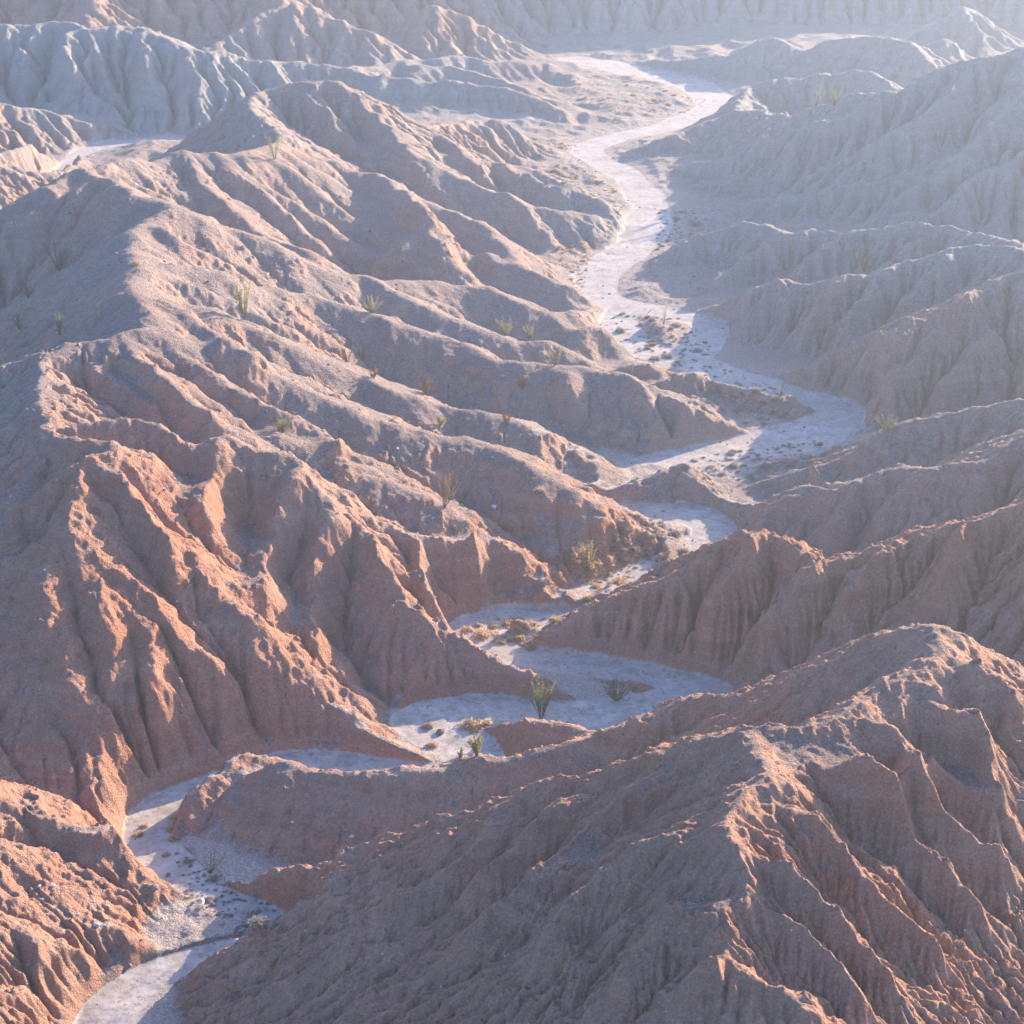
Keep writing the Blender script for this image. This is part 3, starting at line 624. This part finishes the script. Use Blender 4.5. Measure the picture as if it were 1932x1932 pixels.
def ocotillo(u, v, hpx, label, look='green', spread=.35, nw=14, seed=0, wpx=None):
    rr = np.random.RandomState(seed + 1000)
    x, y, z = ground(u, v)
    depth = y * cp + (HC - z) * sp_
    h = hpx * depth / FPX / max(.4, cp + 0.1)
    root = bpy.data.objects.new('ocotillo', None); C.objects.link(root); root.location = (x, y, z - .04)
    root.empty_display_size = .3
    tag(root, label, 'desert plant', 'ocotillo shrubs standing on the ridges and in the wash')
    V, F, LV, LF = [], [], [], []
    for k in range(nw):
        a = rr.rand() * 2 * PI; sprd = spread * (0.25 + rr.rand())
        d0 = (math.cos(a) * sprd, math.sin(a) * sprd, 1)
        pts = wand(V, F, (math.cos(a) * .07, math.sin(a) * .07, 0), d0, h * (.72 + .34 * rr.rand()), np.array((math.cos(a) * .12 * spread, math.sin(a) * .12 * spread, .1)), .020 + .007 * h / 3, rr)
        if look == 'bare': continue
        lo = {'green': .22, 'dull': .12, 'brown': .25}[look]
        n = int(90 * h / 3) + 40
        for q in range(n):
            f = lo + (1 - lo) * rr.rand(); kk = f * (len(pts) - 1); k0 = min(int(kk), len(pts) - 2); t = kk - k0
            p = pts[k0][0] * (1 - t) + pts[k0 + 1][0] * t
            o = rr.normal(0, 1, 3); o /= np.linalg.norm(o); s1 = np.cross(o, rr.normal(0, 1, 3)); s1 /= np.linalg.norm(s1)
            L = .09 + .07 * rr.rand(); b = len(LV)
            LV += [p, p + o * L * .55 + s1 * L * .3, p + o * L, p + o * L * .55 - s1 * L * .3]; LF.append((b, b + 1, b + 2, b + 3))
    mesh_obj('stems', V, F, M_STEM, root)
    if LV: mesh_obj('leaves', LV, LF, {'green': M_LEAF, 'dull': M_DULL, 'brown': M_BROWN}[look], root)
OCO = [
 (1021,1356,90,'tall upright ocotillo with yellow-green leaves in the shaded wash below the long spur','green',.28,15),
 (1163,1322,44,'low dark bushy ocotillo on the shaded wash bank right of the tall green one','dull',.7,18),
 (900,1426,46,'bright green ocotillo fan on the near crest beside the sunlit wash corner','green',.35,13),
 (869,1434,30,'small green ocotillo with few wands on the near crest, left of the larger fan','green',.2,5),
 (396,1646,60,'bare dark ocotillo with widely spread wands beside the lower wash','bare',.85,16),
 (1109,1078,70,'tall slim green ocotillo on the fan of rubble above the sunlit channel','green',.22,10),
 (839,958,74,'half bare ocotillo with brown leaves leaning at the foot of the shaded spur','brown',.5,11),
 (532,816,36,'green ocotillo on the rib below the main left crest above the red cliff','green',.6,12),
 (462,604,72,'tall dense yellow-green ocotillo at the upper end of the dark-faced spur','green',.2,14),
 (703,591,38,'wide low green ocotillo on the crest of the second spur','green',.85,14),
 (954,634,40,'green ocotillo in the hollow between two spurs, left one of the two there','green',.6,12),
 (1000,638,32,'thin green ocotillo in the hollow between two spurs, right one of the two there','green',.5,8),
 (1047,690,42,'yellowish ocotillo at the blunt end of the spur above the dark face','green',.4,10),
 (518,301,56,'slim green ocotillo on the saddle below the pointed left peak','green',.3,7),
 (113,632,52,'upright grey-green ocotillo low on the blue shaded slope at the left edge','dull',.25,10),
 (38,621,34,'short bushy ocotillo nearest the left edge on the blue shaded slope','dull',.5,10),
 (111,512,60,'broad grey-green ocotillo high on the blue shaded slope under the left peak','dull',.5,13),
 (54,562,36,'small dull ocotillo between the two larger ones on the blue shaded slope','dull',.5,9),
 (1539,200,36,'far pale green ocotillo on the hazy right crest, left of a pair','green',.6,12),
 (1573,200,38,'far pale green ocotillo on the hazy right crest, right of a pair','green',.5,11),
 (1631,512,48,'broad pale green ocotillo behind the rounded crest of the right slope','green',.75,20),
 (1778,278,46,'dark bare ocotillo high on the hazy right slope','bare',.4,9),
 (1472,748,36,'dark spreading ocotillo at the tip of the low mound in the wash bend','bare',.9,14),
 (1672,814,38,'faint wide grey-green ocotillo where the right slope meets the wash bend','dull',.8,15),
 (1252,611,36,'slim dark ocotillo behind the small round island mound','bare',.2,7),
 (801,744,32,'withered orange-brown ocotillo on the sunlit rim left of the dark spur face','brown',.35,9),
 (655,684,30,'brown leafy ocotillo on the upper part of the shaded spur face','brown',.35,9),
 (986,735,32,'pale brown ocotillo in the middle of the big shaded spur face','brown',.4,9),
 (831,803,26,'small green ocotillo on the sunlit lower rib above the shaded gully','green',.5,8),
 (705,714,22,'little brown ocotillo on the crest between two shaded gullies','brown',.6,8),
 (957,800,26,'small brown-green ocotillo on the lower end of the gravel rib','brown',.5,8),
 (1590,470,34,'far bare ocotillo high in the gully right of the rounded right crest','bare',.4,7),
]
for k, (u, v, hp, lb, look, spr, nw) in enumerate(OCO): ocotillo(u, v, hp, lb, look, spr, nw, k)

# low shrubs: a few shapes, copied
def shrub_mesh(seed, kind):
    rr = np.random.RandomState(seed); V, F = [], []
    nb = 150
    for k in range(nb):
        a = rr.rand() * 2 * PI; el = math.asin(.12 + .88 * rr.rand()); L = .5 * (.7 + .4 * rr.rand()) * (1 - .25 * math.sin(el))
        d = np.array((math.cos(a) * math.cos(el), math.sin(a) * math.cos(el), math.sin(el)))
        base = np.array((math.cos(a), math.sin(a), 0)) * .08 * rr.rand()
        sd = np.cross(d, rr.normal(0, 1, 3)); sd /= np.linalg.norm(sd); w = .010 + .008 * rr.rand()
        mid = base + d * L * .55 + np.array((0, 0, .04)); tip = base + d * L + np.array((0, 0, -.02)) + rr.normal(0, .03, 3)
        b = len(V); V += [base - sd * w, base + sd * w, mid + sd * w, mid - sd * w, tip]; F += [(b, b + 1, b + 2, b + 3), (b + 3, b + 2, b + 4)]
        for q in range(3):
            f = .45 + .55 * rr.rand(); p = base + d * L * f + rr.normal(0, .03, 3); o = rr.normal(0, 1, 3); o /= np.linalg.norm(o); s1 = np.cross(o, rr.normal(0, 1, 3)); s1 /= np.linalg.norm(s1)
            l = .03 + .04 * rr.rand(); b = len(V); V += [p, p + o * l + s1 * l * .6, p + o * l * 2, p + o * l - s1 * l * .6]; F.append((b, b + 1, b + 2, b + 3))
    return V, F
SHR = {}
for kind, mat in (('straw', M_STRAW), ('grey', M_GREY)):
    SHR[kind] = []
    for q in range(4):
        V, F = shrub_mesh(q + (0 if kind == 'straw' else 50), kind)
        me = bpy.data.meshes.new('dry_shrub'); me.from_pydata([tuple(map(float, p)) for p in V], [], F); me.materials.append(mat); me.update()
        SHR[kind].append((me, np.array(V), F))
rs = np.random.RandomState(99)
def shrub(x, y, z, s, kind, label, group=None, flat=.8):
    me = SHR[kind][rs.randint(4)][0]
    o = bpy.data.objects.new('dry_shrub', me); C.objects.link(o)
    o.location = (x, y, z - .03 * s); o.rotation_euler = (rs.normal(0, .08), rs.normal(0, .08), rs.rand() * 6.28); o.scale = (s, s * (.8 + .4 * rs.rand()), s * flat * (.8 + .4 * rs.rand()))
    tag(o, label, 'shrub', group)
for (u, v, s, kind, lb) in [
 (890,1372,2.4,'straw','large spreading orange-straw shrub in the sunlit corner of the wash'),
 (918,1366,1.4,'straw','smaller straw shrub touching the right side of the large orange-straw one'),
 (806,1372,1.3,'grey','dark grey shrub on the pale sand left of the large orange-straw shrub'),
 (815,1408,1.3,'straw','golden shrub at the foot of the sunlit blade of earth'),
 (882,1190,1.5,'straw','yellow-green tinged shrub at the left end of the sunlit shrub patch by the cliff'),
 (912,1200,2.2,'straw','wide golden shrub mass in the sunlit patch below the fluted cliff'),
 (957,1178,1.7,'straw','round golden shrub at the top of the sunlit patch beside the channel'),
 (1050,1172,1.7,'straw','round golden shrub farthest right in the sunlit patch beside the channel'),
 (1002,1222,1.6,'straw','round pinkish shrub at the lower rim of the sunlit patch'),
 (1272,1012,2.0,'grey','dark round shrub on the shaded flat inside the wash loop'),
 (1290,1044,1.8,'grey','dark shrub on the shaded bank at the right tip of the fan'),
 (1255,1050,1.6,'straw','golden shrub at the right tip of the fan of rubble'),
 (1170,1102,1.9,'straw','large golden shrub at the lower foot of the fan by the sunlit channel'),
 (1110,1130,1.3,'straw','pinkish shrub at the cut bank below the fan'),
 (262,1576,1.0,'straw','orange shrub on the sunlit streak of the lower wash'),
 (324,1566,1.0,'straw','orange shrub right of the sunlit streak in the lower wash'),
 (332,1545,1.1,'straw','orange grass shrub at the upper right edge of the lower wash'),
 (328,1584,1.1,'straw','straw shrub just below the sunlit streak on the right edge of the lower wash'),
 (272,1560,.8,'straw','tiny orange shrub in the shaded sand above the sunlit streak'),
 (1017,925,1.5,'straw','pink lit shrub on the shaded face of the spur near the upper wash loop'),
 (485,1745,1.6,'grey','grey shrub on the low bench at the lowest wash corner'),
 (255,498,1.6,'straw','round pale shrub on the light edge of the main left crest'),
 (1158,1292,1.3,'grey','grey shrub on the upper shaded bank of the wash, above the low dark ocotillo'),
]:
    x, y, z = ground(u, v); shrub(x, y, z, s, kind, lb)
def inpoly(u, v, P):
    c = False
    for (a, b) in zip(P, P[1:] + P[:1]):
        if (a[1] > v) != (b[1] > v) and u < (b[0] - a[0]) * (v - a[1]) / (b[1] - a[1]) + a[0]: c = not c
    return c
REG = [  # polygon in the picture, kind, individuals, extra in the undergrowth, size, what it is
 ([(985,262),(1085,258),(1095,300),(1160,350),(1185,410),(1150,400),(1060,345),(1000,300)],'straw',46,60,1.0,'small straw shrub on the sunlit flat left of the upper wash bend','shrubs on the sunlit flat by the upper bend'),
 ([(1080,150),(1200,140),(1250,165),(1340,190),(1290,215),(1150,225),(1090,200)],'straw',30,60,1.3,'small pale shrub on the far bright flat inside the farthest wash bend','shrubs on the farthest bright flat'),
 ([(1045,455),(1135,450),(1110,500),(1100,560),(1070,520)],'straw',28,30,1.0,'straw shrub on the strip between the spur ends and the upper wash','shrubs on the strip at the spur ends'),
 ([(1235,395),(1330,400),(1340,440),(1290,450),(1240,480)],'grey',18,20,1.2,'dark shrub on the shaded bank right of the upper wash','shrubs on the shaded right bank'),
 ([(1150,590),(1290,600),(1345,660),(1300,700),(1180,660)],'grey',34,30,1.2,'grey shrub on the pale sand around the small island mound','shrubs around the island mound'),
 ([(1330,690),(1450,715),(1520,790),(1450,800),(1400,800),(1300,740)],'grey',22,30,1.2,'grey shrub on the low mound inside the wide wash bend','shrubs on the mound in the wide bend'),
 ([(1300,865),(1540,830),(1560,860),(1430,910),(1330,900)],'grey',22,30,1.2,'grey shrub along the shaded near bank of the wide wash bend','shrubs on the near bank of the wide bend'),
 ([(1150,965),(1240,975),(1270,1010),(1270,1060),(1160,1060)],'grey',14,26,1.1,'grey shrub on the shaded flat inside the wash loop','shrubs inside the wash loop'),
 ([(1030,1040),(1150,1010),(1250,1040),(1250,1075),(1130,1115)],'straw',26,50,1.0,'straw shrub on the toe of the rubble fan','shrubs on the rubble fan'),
 ([(870,1180),(960,1165),(1040,1160),(1010,1225),(930,1215)],'straw',20,30,.9,'little golden shrub in the sunlit patch between cliff and channel','little shrubs in the sunlit patch'),
 ([(330,1600),(400,1640),(530,1720),(540,1760),(440,1760),(350,1700)],'grey',10,40,.8,'small grey shrub on the bench of the lower wash','small shrubs on the lower bench'),
]
EX = []
for (P, kind, n, ex, s, lb, gp) in REG:
    us = [p[0] for p in P]; vs = [p[1] for p in P]; got = 0; tries = 0
    ex_n = ex * 3
    while got < n + ex_n and tries < 6000:
        tries += 1; u = rs.uniform(min(us), max(us)); v = rs.uniform(min(vs), max(vs))
        if not inpoly(u, v, P): continue
        x, y, z = ground(u, v)
        if got < n: shrub(x, y, z, s * rs.uniform(.45, 1.0) ** 1.0 * rs.choice([.8, 1.0, 1.5]), kind, lb, gp)
        else: EX.append((x, y, z, s * rs.uniform(.3, .7), kind))
        got += 1
# undergrowth: tufts too many to count on slopes and flats
for _ in range(700):
    u = rs.uniform(0, 1932); v = rs.uniform(120, 1150); x, y, z = ground(u, v)
    if math.hypot(x, y) > 430: continue
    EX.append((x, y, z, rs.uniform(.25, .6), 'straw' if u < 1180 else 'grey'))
for kind in ('straw', 'grey'):
    VV = []; FF = []; base = 0
    for (x, y, z, s, kd) in EX:
        if kd != kind: continue
        _, V, F = SHR[kind][rs.randint(4)]; sel = 190
        a = rs.rand() * 6.28; ca, sa = math.cos(a), math.sin(a)
        W = V * s; W = np.stack([W[:, 0] * ca - W[:, 1] * sa + x, W[:, 0] * sa + W[:, 1] * ca + y, W[:, 2] * .8 + z - .02], 1)
        keep = [f for f in F[::3]]
        VV.append(W); FF += [tuple(q + base for q in f) for f in keep]; base += len(W)
    VV = np.concatenate(VV)
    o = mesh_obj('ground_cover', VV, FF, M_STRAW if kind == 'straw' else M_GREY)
    tag(o, 'tiny straw-coloured tufts dotted over the sunlit slopes' if kind == 'straw' else 'tiny grey tufts dotted over the shaded right slopes', 'ground cover', kind='stuff')

# stones
def rock_shape(seed, n=2):
    import bmesh
    rr = np.random.RandomState(seed); bm = bmesh.new(); bmesh.ops.create_icosphere(bm, subdivisions=n, radius=.5)
    ax = rr.normal(0, 1, (6, 3)); ax /= np.linalg.norm(ax, axis=1)[:, None]; cut = rr.uniform(.26, .42, 6)
    for v in bm.verts:
        p = np.array(v.co)
        for a, c in zip(ax, cut):
            q = p @ a
            if q > c: p = p - a * (q - c) * .85
        v.co = p * (1 + rr.normal(0, .03))
    V = [tuple(v.co) for v in bm.verts]; F = [tuple(w.index for w in f.verts) for f in bm.faces]; bm.free(); return V, F
BOULD = [
 (313,1615,17,'D','flat dark boulder in the middle of the lower wash, uppermost of three in a row'),(317,1652,13,'D','small dark boulder in the lower wash, middle of three in a row'),
 (291,1677,21,'D','largest dark boulder in the lower wash, lowest of three in a row'),(381,1704,18,'P','grey boulder where the lower wash narrows, left of its pair'),
 (402,1708,12,'D','dark boulder where the lower wash narrows, right of its pair'),(436,1728,13,'D','dark flat stone on pale sand just before the lowest wash corner'),
 (486,1734,11,'P','pale stone in the shaded sand close above the lowest wash corner'),(511,1747,14,'D','dark boulder at the tip of the bench at the lowest wash corner'),
 (447,1775,10,'P','lone pale boulder on the sand below the lower bench'),(227,1427,9,'P','white boulder on the dark gully slope above the lower wash'),
 (99,1673,13,'P','pale boulder on the left gravel slope, right of two neighbours'),(74,1673,9,'P','pale boulder on the left gravel slope, left of two neighbours'),
 (147,1727,10,'P','white boulder halfway down the left gravel slope'),(182,1747,14,'P','greyish boulder at the rim of the low cut bank on the left'),
 (77,1700,14,'D','brown boulder below the two pale ones on the left gravel slope'),(664,1580,11,'P','white boulder at the foot of the dark gravel slope behind the near ridge'),
 (552,1552,8,'P','small pale boulder on the dark gravel slope below the pointed nose'),(245,1824,12,'D','dark boulder on the inside of the lowest wash curve'),
 (831,1383,20,'D','low dark slab lying on sand near the sunlit wash corner'),(812,1374,12,'D','dark stone just behind the low dark slab on the sand'),
 (932,958,13,'P','pale boulder on the shaded spur face above the rubble fan'),(750,847,8,'P','white boulder on the shaded flank between two left spurs'),
]
for k, (u, v, wpx, c, lb) in enumerate(BOULD):
    x, y, z = ground(u, v); depth = y * cp + (HC - z) * sp_; s = wpx * depth / FPX * 1.05
    V, F = rock_shape(k + 5, 2)
    o = mesh_obj('boulder', V, F, M_PALE if c == 'P' else M_DARK)
    o.location = (x, y, z + .12 * s); o.scale = (s, s * .8, s * .55); o.rotation_euler = (0, 0, rs.rand() * 6)
    tag(o, lb, 'boulder', 'boulders lying in and above the wash')
# loose stones over the slopes
SH = [rock_shape(300 + q, 1) for q in range(6)]
for nm, mat, cnt, lb in (('gravel', M_PALE, 1800, 'loose pale stones strewn over slopes and wash'), ('rubble', M_DARK, 4200, 'loose brown-grey stones strewn over slopes and wash')):
    VV = []; FF = []; base = 0
    for _ in range(cnt):
        r = math.exp(rs.uniform(math.log(72), math.log(280))); th = rs.uniform(-.31, .31); x = r * math.sin(th); y = r * math.cos(th)
        z = float(sample2(x, y)); V, F = SH[rs.randint(6)]; s = min(.32, .06 + rs.exponential(.06)) * (r / 150)
        A = rs.rand() * 6.28; ca, sa = math.cos(A), math.sin(A); W = np.array(V) * s
        VV.append(np.stack([W[:, 0] * ca - W[:, 1] * sa + x, W[:, 0] * sa + W[:, 1] * ca + y, W[:, 2] * .7 + z + .08 * s], 1)); FF += [tuple(q + base for q in f) for f in F]; base += len(V)
    o = mesh_obj(nm, np.concatenate(VV), FF, mat); tag(o, lb, 'stones', kind='stuff')
print('plants', time.time() - T0)

# ------------------------------------------------------------------ haze
def haze(density):
    x0, x1, y0, y1, z0, z1 = -560, 620, -6, 660, -3, 84
    vs = [(x, y, z) for z in (z0, z1) for y in (y0, y1) for x in (x0, x1)]
    me = bpy.data.meshes.new('haze'); me.from_pydata(vs, [], [(0,2,3,1),(4,5,7,6),(0,1,5,4),(2,6,7,3),(0,4,6,2),(1,3,7,5)]); me.update()
    m = bpy.data.materials.new('haze air'); m.use_nodes = True; n = m.node_tree; n.nodes.clear()
    o = n.nodes.new('ShaderNodeOutputMaterial'); v = n.nodes.new('ShaderNodeVolumePrincipled')
    v.inputs['Color'].default_value = (.74, .86, 1, 1); v.inputs['Density'].default_value = density; v.inputs['Anisotropy'].default_value = .55
    n.links.new(v.outputs[0], o.inputs['Volume']); me.materials.append(m)
    h = bpy.data.objects.new('haze', me); C.objects.link(h); h['kind'] = 'stuff'; h['label'] = 'pale morning haze filling the valley and fading the far hills'; h['category'] = 'haze'
HAZE = 0.00034
if HAZE: haze(HAZE)
print('done', time.time() - T0)
